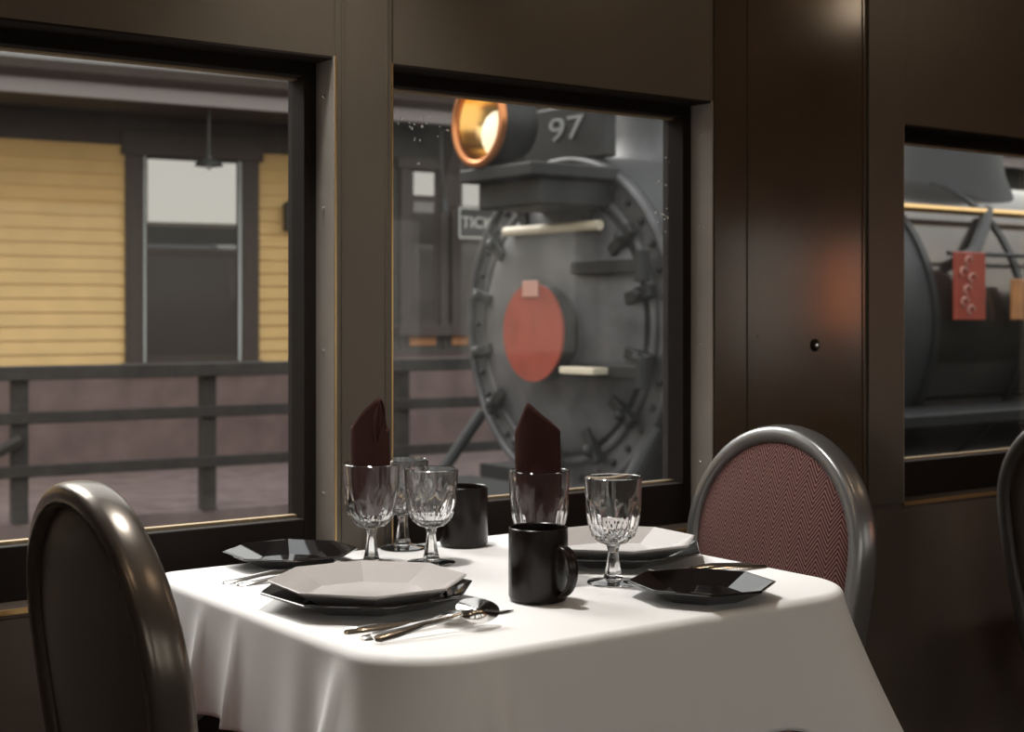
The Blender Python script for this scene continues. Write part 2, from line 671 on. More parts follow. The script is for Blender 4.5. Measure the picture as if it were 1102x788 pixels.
setting_plates(.957, 1.635, math.radians(19), 'at the near left place setting')
setting_plates(1.43, 1.70, math.radians(19), 'before the burgundy backed chair')
plate('side_plate', (1.012, 1.960, ZT0), .102, .022, .056, .005, .054, BLACKP, math.radians(20), 'small black octagonal side plate by the window sill, left of the goblets', group='small black octagonal side plates')
plate('side_plate', (1.338, 1.408, ZT0), .100, .022, .058, .005, .056, BLACKP, math.radians(8), 'small black octagonal side plate at the aisle edge, right of the stemmed goblet', group='small black octagonal side plates')


# ------------------------------------------------------------------ goblets
def goblet(loc, h, rb, label, rot=0):
    t = empty('goblet', (loc[0], loc[1], ZT0), rot, label=label, cat='glass', group='cut crystal goblets on the table')
    zs, zb = .006, .050
    b = B()
    b.lathe([(0, 0), (.0355, 0), (.037, .0012), (.036, .0028), (.022, .005), (.012, .0075), (0, .0075)], 40)
    b.done('foot', GLASS, t, smooth=35)
    b = B()
    b.lathe([(.0145, .0076), (.0125, .014), (.0098, .028), (.0075, .044), (.0090, zb), (.0105, zb + .004)], 6)
    b.done('stem', GLASS, t, bevel=.0008)
    H = h
    k = rb
    outer = [(.010, zb + .0042), (.020, zb + .0075), (.0300, zb + .016), (k * .84, zb + .026), (k * .91, zb + .038), (k * .955, zb + .052), (k * .975, zb + .066), (k * .985, zb + .08), (k, H - .001)]
    # refine
    prof = []
    for i in range(len(outer) - 1):
        for q in range(3):
            f = q / 3
            prof.append((outer[i][0] * (1 - f) + outer[i + 1][0] * f, outer[i][1] * (1 - f) + outer[i + 1][1] * f))
    prof.append(outer[-1])
    inner = [(k - .0011, H), (k - .0022, H - .001), (k * .985 - .003, zb + .08), (k * .955 - .0042, zb + .052), (k * .91 - .0046, zb + .038), (k * .84 - .005, zb + .028), (.024, zb + .019), (.012, zb + .0145), (.002, zb + .0135)]

    def f(r, z, a):
        zz = z - zb
        if r < k - .012 and z > zb + .0135 and False:
            return r
        d = 0
        if .012 < zz < .072:
            up = min(1, (zz - .012) / .006) * min(1, (.072 - zz) / .02)
            tri = abs(((a * 11 / (2 * PI)) % 1) - .5) * 2          # pointed cuts
            d = .0036 * up * (1 - abs(1 - 2 * tri)) if zz < .028 else .0030 * up * tri
        return r - d
    b = B()
    n = 110
    rings = []
    for (r, z) in prof:
        rings.append([(f(r, z, 2 * PI * j / n) * math.cos(2 * PI * j / n), f(r, z, 2 * PI * j / n) * math.sin(2 * PI * j / n), z) for j in range(n)])
    for (r, z) in inner:
        rings.append([(r * math.cos(2 * PI * j / n), r * math.sin(2 * PI * j / n), z) for j in range(n)])
    b.loft(rings)
    b.done('bowl', GLASS, t, smooth=14)
    return t


GA = (1.109, 1.885)
GD = (1.236, 1.633)
goblet(GA, .152, .0432, 'cut crystal goblet beside the window post, holding a tall napkin')
goblet((1.186, 1.838), .1435, .0412, 'empty cut crystal goblet just right of the window post, between napkin and mug')
goblet((1.222, 1.978), .1435, .0412, 'empty cut crystal goblet nearly hidden behind the other goblets at the wall', .3)
goblet(GD, .156, .0432, 'cut crystal goblet behind the front black mug, holding a tall napkin', .2)
goblet((1.305, 1.552), .150, .0405, 'empty cut crystal goblet right of the front black mug, stem and foot in view', .1)

RT = Vector((math.cos(THETA), -math.sin(THETA)))      # across the table, aisle-wards
DP = Vector((math.sin(THETA), math.cos(THETA)))       # towards the window


def napkin(loc, tops, z0, w_, d_, label, loop, lp=None):
    """rolled and folded cloth: outer flattened roll with a slanting top, an inner fold showing above"""
    t = empty('napkin', (loc[0], loc[1], ZT0 + z0), label=label, cat='napkin', group='maroon napkins folded upright in goblets')

    def ztop(u):
        for (u0, z0_), (u1, z1_) in zip(tops, tops[1:]):
            if u0 <= u <= u1:
                f = (u - u0) / (u1 - u0)
                return z0_ + (z1_ - z0_) * f
        return tops[0][1] if u < tops[0][0] else tops[-1][1]
    n = 48

    def roll(a0, a1, sc, dz, m=22, spiral=0.0):
        b = B()
        rings = []
        for i in range(m + 1):
            v = i / m
            ring = []
            for j in range(n + 1):
                a = a0 + (a1 - a0) * j / n
                g = sc * (1 - spiral * j / n)
                u = math.cos(a)
                zt = ztop(u * w_ * g) - z0 + dz
                z = zt * v
                zabs = z0 + z
                # inside the bowl the roll narrows to fit
                k = min(1.0, .58 + .42 * max(0, (zabs - .066) / .045)) if zabs < .112 else 1.0
                wv = 1 + .03 * math.sin(3 * a + 5 * v)
                p = RT * (u * w_ * g * k * wv) + DP * (math.sin(a) * d_ * g * k * wv)
                ring.append((p.x, p.y, z))
            rings.append(ring)
        b.loft(rings, cap=False, wrap=False)
        return b
    roll(PI * .62, PI * 2.7, 1.0, 0, spiral=.16).done('outer_fold', NAPK, t, smooth='all', solid=.0016)
    roll(PI * .3, PI * 2.25, .74, loop, spiral=.12).done('inner_fold', NAPK, t, smooth='all', solid=.0016)
    if lp:
        u0, za, zb_ = lp
        b = B()
        rings = []
        for i in range(15):
            v = i / 14
            z = za + (zb_ - za) * v
            rr_ = .0015 + .0075 * math.sin(PI * min(1, v * 1.02)) ** .7
            c_ = RT * (u0 + .004 * v) - DP * (.021 - .007 * v)
            rings.append([((c_ + RT * rr_ * math.cos(2 * PI * j / 20) + DP * .6 * rr_ * math.sin(2 * PI * j / 20)).x, (c_ + RT * rr_ * math.cos(2 * PI * j / 20) + DP * .6 * rr_ * math.sin(2 * PI * j / 20)).y, z - z0) for j in range(15)])
        b.loft(rings, cap=False, wrap=False)
        b.done('fold_loop', NAPK, t, smooth='all', solid=.0014)
    return t


napkin(GA, [(-.036, .199), (-.012, .232), (.010, .252), (.015, .246), (.022, .205)], .068, .031, .020, 'maroon napkin rolled upright in the goblet beside the window post', -.004, (.011, .186, .250))
napkin(GD, [(-.034, .208), (-.018, .252), (-.014, .250), (.030, .212), (.038, .204)], .068, .034, .018, 'maroon napkin standing in the goblet behind the front black mug', -.006)


# ------------------------------------------------------------------ mugs
def mug(loc, rot, label):
    t = empty('mug', (loc[0], loc[1], ZT0), rot, label=label, cat='mug', group='black mugs on the table')
    b = B()
    b.lathe([(0, 0), (.033, 0), (.0375, .002), (.0395, .007), (.0395, .088), (.0392, .096), (.0378, .0972), (.0362, .096), (.0358, .088), (.0355, .012), (.030, .006), (0, .0055)], 48)
    b.done('body', MUGM, t, smooth=True)
    pts = [(.037, 0, .074), (.048, 0, .075), (.058, 0, .071), (.0655, 0, .060), (.067, 0, .043), (.063, 0, .027), (.054, 0, .016), (.045, 0, .012), (.036, 0, .013)]
    b = B()
    rings = []
    for i, p in enumerate(pts):
        a = Vector(pts[max(0, i - 1)])
        c = Vector(pts[min(len(pts) - 1, i + 1)])
        d = (c - a).normalized()
        nr = Vector((d.z, 0, -d.x))
        rings.append([Vector(p) + nr * (.0042 * math.cos(q * PI / 5)) + Vector((0, .009 * math.sin(q * PI / 5), 0)) for q in range(10)])
    b.loft(rings)
    b.done('handle', MUGM, t, smooth='all', subsurf=1)


mug((1.149, 1.520), -THETA - math.radians(48), 'black mug at the front of the table, its handle turned to the right')
mug((1.318, 1.945), math.radians(75), 'black mug at the window side of the table, below the sill')


# ------------------------------------------------------------------ cutlery
def strip(b, prof, x0, zf):
    """flat tapered bar along +x: prof = [(x, halfwidth, thickness)]"""
    rings = []
    for (x, hw, th) in prof:
        z = zf(x)
        rings.append([(x, -hw, z), (x, -hw * .6, z + th * .8), (x, 0, z + th), (x, hw * .6, z + th * .8), (x, hw, z), (x, 0, z - th * .1)])
    b.loft(rings)
    return b


def knife(loc, rot, label):
    t = empty('knife', (loc[0], loc[1], ZT0), rot, label=label, cat='knife')
    strip(B(), [(0, .004, .004), (.004, .0075, .007), (.03, .0075, .0075), (.08, .006, .0065), (.102, .0045, .006)], 0, lambda x: 0).done('handle', STEEL, t, smooth=50)
    strip(B(), [(.1015, .0042, .005), (.112, .007, .003), (.15, .0085, .0022), (.205, .0085, .002), (.225, .006, .0018), (.238, .0015, .001)], 0, lambda x: .0012).done('blade', STEEL, t, smooth=50)
    return t


def spoon(loc, rot, L, label, lift=0.0, group=None, roll=0.0, pitch=0.0):
    t = empty('spoon', (loc[0], loc[1], ZT0 + lift), rot, label=label, cat='spoon', group=group)
    t.rotation_euler = (roll, -pitch, rot)
    zf = lambda x: .0005 + .012 * math.sin(PI * min(1, x / (L * .68))) ** 2 * (x / (L * .68)) ** 1.5 + (.010 * max(0, (x / (L * .68) - .8)) * 5 * .8)
    Ls = L * .70
    strip(B(), [(0, .006, .003), (.006, .0095, .004), (.03, .0085, .0042), (.07, .005, .0044), (Ls - .012, .0038, .004), (Ls + .003, .0045, .003)], 0, zf).done('handle', STEEL, t, smooth=50)
    b = B()
    a_, w_ = L * .17, L * .128
    rings = []
    zc = zf(Ls)
    for i in range(11):
        f = i / 10
        ring = []
        for j in range(32):
            an = 2 * PI * j / 32
            egg = 1 - .12 * math.cos(an)
            x = Ls + a_ + a_ * f * math.cos(an)
            y = w_ * f * egg * math.sin(an)
            ring.append((x, y, zc + .0015 - .0125 * (1 - f * f)))
        rings.append(ring)
    b.loft(rings, cap=True)
    o = b.done('bowl', STEEL, t, smooth='all', solid=.0012)
    return t


def fork(loc, rot, label, group):
    t = empty('fork', (loc[0], loc[1], ZT0), rot, label=label, cat='fork', group=group)
    zf = lambda x: .0006 + .010 * max(0, math.sin(PI * min(1, x / .15))) * (x / .15) + (.012 * ((x - .15) / .045) ** 2 if x > .15 else 0)
    strip(B(), [(0, .006, .003), (.006, .0098, .0042), (.03, .0088, .0046), (.08, .0052, .005), (.122, .0042, .004)], 0, zf).done('handle', STEEL, t, smooth=50)
    b = B()
    strip(b, [(.1215, .0034, .003), (.130, .0085, .0018), (.142, .0115, .0016), (.150, .0115, .0014)], 0, zf)
    for q in (-1.5, -.5, .5, 1.5):
        rings = []
        for x, hw in ((.149, .0019), (.165, .0017), (.18, .0015), (.192, .0007)):
            y = q * .0063
            rings.append([(x, y - hw, zf(x)), (x, y - hw, zf(x) + .0014), (x, y + hw, zf(x) + .0014), (x, y + hw, zf(x))])
        b.loft(rings)
    b.done('tines', STEEL, t, smooth=50)
    return t


knife((.842, 1.497), math.radians(-4), 'steel dinner knife lying in front of the near white plate')
spoon((.844, 1.432), math.radians(2), .170, 'large steel spoon in front of the near white plate, bowl raised on top', .006, roll=math.radians(30), pitch=math.radians(2), group= 'steel spoons at the near place setting')
spoon((.844, 1.456), math.radians(4), .160, 'smaller steel spoon between the knife and the large spoon, near plate', 0, group= 'steel spoons at the near place setting')
gf = 'steel forks left of the near white plate'
fork((.858, 1.872), math.radians(0), 'steel fork beside the window side plate, farther of the pair at the near setting', gf)
fork((.868, 1.846), math.radians(-4), 'steel fork nearer the white plate, of the pair at the near setting', gf)
gf = 'steel forks beside the far white plate'
fork((1.572, 1.518), math.radians(176), 'steel fork lying between the far white plate and the right side plate', gf)
fork((1.566, 1.541), math.radians(178), 'second steel fork beside the far white plate, closer to its black charger', gf)


# ------------------------------------------------------------------ chairs
def chair(loc, rz, label, metal, cloth):
    t = empty('dining_chair', loc, rz, label=label, cat='chair', group='round backed dining chairs')
    lean = lambda z: -.13 * (z - .70)
    path = []
    for i in range(8):
        f = i / 7
        z = .40 + (.72 - .40) * f
        path.append((-(.158 + .037 * math.sin(f * PI / 2)), z))
    for i in range(1, 28):
        a = PI - PI * i / 28
        path.append((.195 * math.cos(a), .72 + .195 * math.sin(a)))
    path += [(-y, z) for y, z in reversed(path[:8])]
    N = len(path)
    rings = []
    for i, (y, z) in enumerate(path):
        a = path[max(0, i - 1)]
        c = path[min(N - 1, i + 1)]
        d = Vector((0, c[0] - a[0], c[1] - a[1])).normalized()
        nr = Vector((0, d.z, -d.y))
        ring = []
        for q in range(20):
            an = 2 * PI * q / 20
            cx = math.copysign(abs(math.cos(an)) ** .65, math.cos(an))
            sx_ = math.copysign(abs(math.sin(an)) ** .65, math.sin(an))
            ring.append(Vector((.026 + .026 * cx + lean(z), y, z)) + nr * (.0165 * sx_))
        rings.append(ring)
    b = B()
    b.loft(rings)
    b.done('back_frame', metal, t, smooth='all')

    def pad(x0, bulge, inset):
        b = B()
        rr = []
        ol = [(y * (1 - inset / .195), .68 + (z - .68) * (1 - inset / .24)) for y, z in path if z > .47]
        ol = ol + [(ol[-1][0] + (ol[0][0] - ol[-1][0]) * k / 6, ol[-1][1]) for k in range(1, 6)]
        for i in range(9):
            f = 1 - i / 9
            x = x0 + bulge * (1 - f ** 3)
            rr.append([(x + lean(.68 + (z - .68) * f), y * f, .68 + (z - .68) * f) for y, z in ol])
        b.loft(rr, cap=False)
        b.bm.verts.ensure_lookup_table()
        b.bm.faces.new(list(b.bm.verts)[-len(ol):])
        return b
    pad(.040, .018, .009).done('back_cushion', cloth, t, smooth='all', solid=.004)
    pad(.014, -.012, .009).done('back_panel', SHELL, t, smooth='all', solid=.004)
    # seat
    b = B()
    rg = []
    for z, k in ((.405, .97), (.41, 1.0), (.445, 1.02), (.465, .98), (.474, .88), (.478, .6), (.479, .2)):
        rg.append([(.245 + p[0] * k, p[1] * k, z) for p in outline(.205, .205, .08)])
    b.loft(rg)
    b.done('seat', cloth, t, smooth='all')
    b = B()
    b.loft([[(.245 + p[0], p[1], z) for p in outline(.19, .19, .07)] for z in (.375, .404)])
    b.done('seat_frame', metal, t, bevel=.003)
    for sx_ in (0, 1):
        for sy_ in (-1, 1):
            b = B()
            x0 = .09 if sx_ == 0 else .40
            x1 = -.02 if sx_ == 0 else .43
            b.tube([(x0, sy_ * .155, .376), (x0 * .6 + x1 * .4, sy_ * .165, .22), (x1, sy_ * .18, .001)], [.014, .013, .010], 12)
            b.done('leg', metal, t, smooth=True)
    return t


c1 = chair((.600, 1.69, 0), 0, 'dark metal round-backed chair at the left of the table, back panel towards us', BRONZE, HERR)
c2 = chair((1.905, 1.79, 0), math.radians(180), 'grey metal round-backed chair with burgundy herringbone cushion facing the table', PEWTER, HERR)
dup(c2, (2.66, 1.68, 0), 0, 'pewter round-backed chair below the farther window, only its rim in the frame')

# ------------------------------------------------------------------ outside: ground, platform, depot
ASPH = mat('grey gravel', (.11, .10, .09), .95, noise=.3, nscale=9)
PLATM = mat('brownish pink paving', (.20, .145, .135), .9, noise=.25, nscale=6)
YEL = mat('yellow clapboard paint', (.72, .48, .20), .7, noise=.06, nscale=4)
SKIRT = mat('brownish pink siding paint', (.17, .115, .105), .8, noise=.2, nscale=5)
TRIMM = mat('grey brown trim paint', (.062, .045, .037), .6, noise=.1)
GUTT = mat('grey gutter paint', (.22, .19, .185), .6)
SOFF = mat('brown soffit paint', (.06, .048, .04), .8)
ROOFM = mat('dark roof shingles', (.06, .055, .05), .9, noise=.3, nscale=8)
DARKW = mat('dark green brown paneling', (.045, .042, .036), .6, noise=.2)
RAILM = mat('weathered dark timber', (.042, .035, .03), .8, noise=.3, nscale=14)
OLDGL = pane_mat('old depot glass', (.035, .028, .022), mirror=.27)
SCREEN = pane_mat('dulled lower glass', (.045, .034, .025), mirror=.07)
PALE = mat('pale lit stops and bulb', (.62, .66, .66), .5)
ORNG = mat('warm light orange', (.50, .22, .08), .6, noise=.2)
SIGNB = mat('black sign board', (.03, .03, .028), .5)
SIGNG = mat('grey number paint', (.26, .26, .25), .6)
SIGNW = mat('off white lettering', (.55, .55, .5), .6)

tag(B().bb(-60, 80, -60, 60, -1.5, -1.2).done('ground', ASPH), kind='structure')
DEP = (4.48, 10.34, 0)
DR = math.radians(-5)
pl = tag(B().bb(-22, 26, -2.75, .2, -1.2, 0).done('platform', PLATM, loc=DEP, rz=DR), kind='structure')

d = empty('depot_building', DEP, DR, label='yellow clapboard railroad depot with grey eave behind the railing', cat='building')
# clapboards: lapped profile extruded along the wall
b = B()
prof = []
z = .72
while z < 2.68:
    prof += [(-.022, z), (-.004, z + .102)]
    z += .102
prof = [(0, .72)] + prof + [(0, z)]
# leave the window hole by three stretches of boards
for xa, xb in ((-22, -.44), (.50, 1.30)):
    b.prism([(y_, z_) for y_, z_ in prof], lambda u, v, dd: (dd, u, v), xa, xb)
b.bb(-.44, .50, -.02, 0, 2.42, 2.68)
b.done('wall', YEL, d)
B().bb(-22, 26, .001, 5, -1.2, 2.68).done('building_core', SOFF, d)
B().bb(-22, 1.30, -.03, 0, 0, .72).done('foundation_skirt', SKIRT, d)
B().bb(-22, 26, -1.0, .0, 2.60, 2.64).done('soffit', SOFF, d)
B().bb(-22, 1.30, -.034, -.001, 2.37, 2.60).done('eave_shade_board', TRIMM, d, bevel=.005)  # dark board added for the eave shade on the wall top
B().bb(-22, 26, -1.06, -1.0, 2.555, 2.70).done('fascia', GUTT, d)
b = B()
b.prism([(-1.18, 2.76), (-1.06, 2.76), (-1.06, 2.66), (-1.10, 2.66), (-1.16, 2.70)], lambda u, v, dd: (dd, u, v), -22, 26)
b.done('gutter', TRIMM, d)
b = B()
b.prism([(-1.06, 2.71), (2.5, 4.3), (6, 2.71)], lambda u, v, dd: (dd, u, v), -22, 26)
b.done('roof', ROOFM, d)


def sash_window(x0, x1, z0, z1, yf, trimw, zm, pale=True, mull=0):
    wf = B()
    wf.bb(x0 - trimw, x0, yf - .045, yf + .0, z0 - trimw * .4, z1 + trimw * 1.2)
    wf.bb(x1, x1 + trimw, yf - .045, yf + .0, z0 - trimw * .4, z1 + trimw * 1.2)
    wf.bb(x0 - trimw - .03, x1 + trimw + .03, yf - .06, yf, z1, z1 + trimw * 1.3)
    wf.bb(x0 - trimw - .03, x1 + trimw + .03, yf - .08, yf, z0 - .08, z0)
    o = wf.done('window', TRIMM, d, bevel=.004)
    q = B()
    for xa in (x0 + .001, x1 - .022):
        q.bb(xa, xa + .021, yf - .02, yf - .002, z0, z1)
    q.done('side_stop', PALE if pale else TRIMM, o)  # pale ones carry the light on the jambs in their colour
    q = B()
    q.bb(x0 + .022, x1 - .022, yf - .016, yf - .003, zm - .025, zm + .025)
    q.bb(x0 + .022, x1 - .022, yf - .016, yf - .003, z0, z0 + .05)
    q.bb(x0 + .022, x1 - .022, yf - .016, yf - .003, z1 - .02, z1)
    for xa in (x0 + .022, x1 - .036):
        q.bb(xa, xa + .014, yf - .0155, yf - .003, z0, z1)
    for k in range(mull):
        xm = x0 + (x1 - x0) * (k + 1) / (mull + 1)
        q.bb(xm - .01, xm + .01, yf - .014, yf - .003, z0, z1)
    q.done('sash', TRIMM, o)
    B().bb(x0 + .02, x1 - .02, yf - .008, yf - .004, zm, z1).done('pane', OLDGL, o)
    B().bb(x0 + .02, x1 - .02, yf - .008, yf - .004, z0, zm).done('dulled_pane', SCREEN, o)  # reflection weakened through the material, no real screen
    return o


sash_window(-.366, .409, .75, 2.30, 0.0, .135, 1.585)
# dark bay with the office windows
BY = -.5
B().bb(1.30, 14, BY, 0, 0, 2.60).done('bay', DARKW, d)
sash_window(1.60, 1.88, 1.02, 2.26, BY, .07, 2.03, False)
sash_window(2.06, 2.56, 1.02, 2.26, BY, .07, 1.95, False, 1)
sash_window(2.80, 3.40, 1.02, 2.26, BY, .07, 1.95, False, 1)
for xa, xb in ((1.62, 1.86), (2.0, 2.24), (2.32, 2.58), (2.7, 2.95)):
    B().bb(xa, xb, BY - .012, BY, .86, .985).done('warm_light_panel', ORNG, d, bevel=.006)  # orange panels put in for warm light at the bay
b = B()
for xa in (1.36, 1.55, 1.94, 2.28, 2.64, 3.0):
    b.bb(xa - .012, xa + .012, BY - .02, BY, .80, 1.04)
b.bb(1.30, 14, BY - .025, BY, 1.0, 1.04)
b.bb(1.30, 14, BY - .025, BY, .79, .83)
b.done('batten', TRIMM, d)
B().bb(1.29, 14, BY - .014, BY, 0, .79).done('bay_skirt', SKIRT, d)
# curved eave bracket on the bay
b = B()
b.prism([(0, 1.85), (0, 2.60), (-.40, 2.60), (-.40, 2.52), (-.22, 2.42), (-.11, 2.22), (-.06, 1.98)], lambda u, v, dd: (dd, BY + u, v), 1.90, 2.02)
b.done('eave_bracket', TRIMM, d, bevel=.006)

# things fixed to the depot
def at_depot(x, y, z):
    ca, sa = math.cos(DR), math.sin(DR)
    return (DEP[0] + ca * x - sa * y, DEP[1] + sa * x + ca * y, z)


t = empty('ticket_sign', at_depot(2.06, BY - .42, 1.82), DR, label='black board sign with pale letters hanging beside the locomotive front', cat='sign')
B().bb(-.24, .30, -.015, .015, -.13, .13).done('board', SIGNB, t, bevel=.003)
b = B()
for za in (-.12, .108):
    b.bb(-.23, .29, -.018, -.014, za, za + .012)
for xa in (-.23, .278):
    b.bb(xa, xa + .012, -.018, -.014, -.12, .12)
b.done('border', SIGNW, t)
text('lettering', 'TICKETS', .125, SIGNW, t, (.03, -.017, -.0), (1, 0, 0), (0, 0, 1))
for xa in (-.2, .26):
    B().cyl((xa, 0, .13), (xa, 0, .775), .008, n=8).done('hanger', TRIMM, t)
t = empty('platform_lamp', at_depot(-.16, -.9, 2.17), DR, label='dark saucer shade lamp hanging under the eave before the depot window', cat='lamp')
B().lathe([(.10, -.012), (.085, .012), (.03, .035), (.02, .06), (.0, .06)], 24).done('lamp_shade', SIGNB, t, smooth=True, solid=.004)
B().cyl((0, 0, .05), (0, 0, .43), .010, n=8).done('stem', SIGNB, t)
B().ball((0, 0, -.01), .03, n=10).done('bulb', PALE, t, smooth='all')
t = empty('wall_lantern', at_depot(.78, -.022, 1.77), DR, label='small black box lantern on the yellow wall right of the depot window', cat='lantern')
B().bb(-.04, .04, -.11, -.02, 0, .19).done('case', SIGNB, t, bevel=.006)
B().lathe([(.065, 0), (.02, .04), (0, .045)], 4, c=(0, -.065, .19)).done('cap', SIGNB, t)
B().bb(-.015, .015, -.03, .0, .06, .12).done('bracket', SIGNB, t)
t = empty('pendant_lamp', at_depot(1.72, -.85, 1.95), DR, label='dark slender pipe lamp hanging from the eave at the bay window', cat='lamp')
B().tube([(0, 0, .65), (0, 0, .30), (.02, 0, .18), (.03, 0, .05)], .012, 8).done('pipe', SIGNB, t, smooth=True)
B().lathe([(.035, -.05), (.03, .0), (.014, .06), (0, .065)], 14, c=(.03, 0, 0)).done('lamp_shade', SIGNB, t, smooth=True)

# railing along the platform edge
rl = empty('platform_railing', (3.43, 7.7, 0), DR, label='dark timber railing with three rails along the depot platform', cat='railing')
for x in (-5.2, -4.15, -3.1, -2.08, -1.03, .013, 1.25, 2.3, 3.35, 4.4, 5.45):
    B().bb(x - .042, x + .042, -.042, .042, 0, .77).done('post', RAILM, rl, bevel=.006)
for z0, z1, yy in ((.765, .84, -.06), (.53, .595, -.035), (.245, .31, -.035)):
    B().bb(-6, 6.5, yy - .025, yy + .09 if z1 > .8 else yy, z0, z1).done('rail', RAILM, rl, bevel=.006)
b = B()
b.tube([(-1.03, -.05, .45), (-1.9, -.05, -.0)], .035, 6)
b.done('brace', RAILM, rl)

# ------------------------------------------------------------------ steam locomotive on the next track
IRON = mat('sooty graphite iron', (.105, .102, .105), .5, .3, noise=.6, nscale=3.5)
BLACKI = mat('black iron', (.02, .02, .02), .5, .2)
SOOT = mat('soot black smokebox paint', (.035, .035, .036), .6, .1)
JACK = mat('planished iron boiler jacket', (.105, .09, .078), .16, .8, noise=.2, nscale=3)
REDP = mat('red enamel', (.34, .06, .035), .4, noise=.15, nscale=9)
PINK = mat('faded pink plate', (.55, .28, .22), .5)
CREAM = mat('cream paint', (.75, .66, .50), .5)
COPPER = mat('copper lamp casing', (.62, .24, .09), .3, .8)
REFL = mat('brass reflector', (.85, .58, .25), .2, 1.0)
LENS = emis('lit headlamp lens', (1.0, .86, .58), .9)

lc = empty('steam_locomotive', (4.2, 5.34, 0), 0, label='grey black steam locomotive standing on the next track, number 97 above its round front', cat='locomotive')
ZL, RL = 1.07, .80


def xcyl(b, x0, x1, r0, r1=None, y=0, z=ZL, n=64):
    return b.cyl((x0, y, z), (x1, y, z), r0, r1, n)


xcyl(B(), .01, 1.70, RL).done('smokebox', SOOT, lc, smooth=True)
xcyl(B(), -.004, .012, RL - .005).done('front_plate', IRON, lc, smooth=True)
b = B()
for r, x in ((RL - .03, 0.0), (RL * .80, .0)):
    b.tube([(x - .01, r * math.cos(2 * PI * k / 64), ZL + r * math.sin(2 * PI * k / 64)) for k in range(64)], .022, 8, True)
b.done('front_ring', IRON, lc, smooth='all')
rv = B().ball((0, 0, 0), .017, n=8).done('rivet', BLACKI, lc, smooth='all')
for k in range(36):
    a = 2 * PI * k / 36
    q = rv if k == 0 else rv.copy()
    if k:
        COL.objects.link(q)
    q.location = (-.012, .715 * math.cos(a), ZL + .715 * math.sin(a))
# domed door
b = B()
rings = []
for r, x in ((.60, .0), (.60, -.035), (.575, -.05), (.48, -.075), (.34, -.095), (.18, -.108), (.05, -.112)):
    rings.append([(x, r * math.cos(2 * PI * k / 64), ZL + r * math.sin(2 * PI * k / 64)) for k in range(64)])
b.loft(rings)
door = b.done('smokebox_door', IRON, lc, smooth=True)
for k in range(14):
    a = 2 * PI * (k + .5) / 14
    ca, sa = math.cos(a), math.sin(a)
    b = B()
    b.box((-.055, .61 * ca, ZL + .61 * sa), (.05, .17, .055), rx=a)
    b.ball((-.085, .63 * ca, ZL + .63 * sa), .03, n=8)
    b.done('clamp', BLACKI, lc, bevel=.006)
for zz in (.26, -.20):
    b = B()
    b.bb(-.135, -.085, -.66, -.20, ZL + zz - .03, ZL + zz + .03)
    b.cyl((-.10, -.66, ZL + zz - .07), (-.10, -.66, ZL + zz + .07), .035, n=12)
    b.done('hinge_strap', BLACKI, lc, bevel=.006)
xcyl(B(), -.185, -.06, .20, .235, 0, 1.035, 40).done('plate_hub', BLACKI, lc, smooth=True)
xcyl(B(), -.20, -.185, .228, .228, 0, 1.035, 48).done('number_plate', REDP, lc, smooth=True)
B().bb(-.212, -.201, -.06, .06, 1.20, 1.275).done('tag_plate', PINK, lc, bevel=.003)
# cream bar standing in for a reflected strip, and step
b = B()
b.cyl((-.09, -.36, 1.52), (-.09, .36, 1.52), .024, n=12)
b.done('reflection_bar', CREAM, lc, smooth=True)
b = B()
for y in (-.34, .34):
    b.cyl((-.09, y, 1.52), (0, y, 1.52), .016, n=8)
b.done('reflection_bar_bracket', BLACKI, lc)
B().bb(-.22, -.10, -.47, -.23, .855, .885).done('front_step', CREAM, lc, bevel=.004)
# headlamp
B().bb(-.50, .0, -.40, .16, 1.72, 1.78).done('headlamp_shelf', BLACKI, lc, bevel=.008)
b = B()
b.bb(-.42, .0, -.36, .12, 1.60, 1.72)
b.done('headlamp_bracket', BLACKI, lc, bevel=.01)
hz = 1.985
b = B()
prf = [(.10, -.26), (.15, -.28), (.185, -.37), (.19, -.44), (.19, -.50), (.175, -.51), (.17, -.49)]
b.loft([[(x, r * math.cos(2 * PI * k / 40), hz + r * math.sin(2 * PI * k / 40)) for k in range(40)] for r, x in prf], cap=False)
hl = b.done('headlamp', BLACKI, lc, smooth=True, solid=.006)
B().tube([(-.50, .187 * math.cos(2 * PI * k / 48), hz + .187 * math.sin(2 * PI * k / 48)) for k in range(48)], .020, 10, True).done('lamp_rim', COPPER, hl, smooth='all')
b = B()
prf = [(.168, -.49), (.158, -.43), (.12, -.37), (.07, -.33), (.02, -.32)]
b.loft([[(x, r * math.cos(2 * PI * k / 40), hz + r * math.sin(2 * PI * k / 40)) for k in range(40)] for r, x in prf], cap=False)
b.done('reflector', REFL, hl, smooth='all')
B().ball((-.43, -.06, hz - .055), .10, (.7, 1, 1.1), 16).done('bulb', LENS, hl, smooth='all')
# number board and stack
B().bb(-.02, .06, -.30, .30, 1.84, 2.10).done('number_board', BLACKI, lc, bevel=.01)
nm = text('number', '97', .155, SIGNG, lc, (-.024, -.03, 1.985), (0, -1, 0), (0, 0, 1))
for v_ in nm.data.vertices:
    v_.co.x *= 1.75
b = B()
b.lathe([(.36, 1.80), (.28, 1.90), (.25, 2.0), (.27, 2.75), (.33, 2.80), (.33, 2.9), (.2, 2.9)], 40, c=(.62, 0, 0))
b.done('smokestack', IRON, lc, smooth=True)
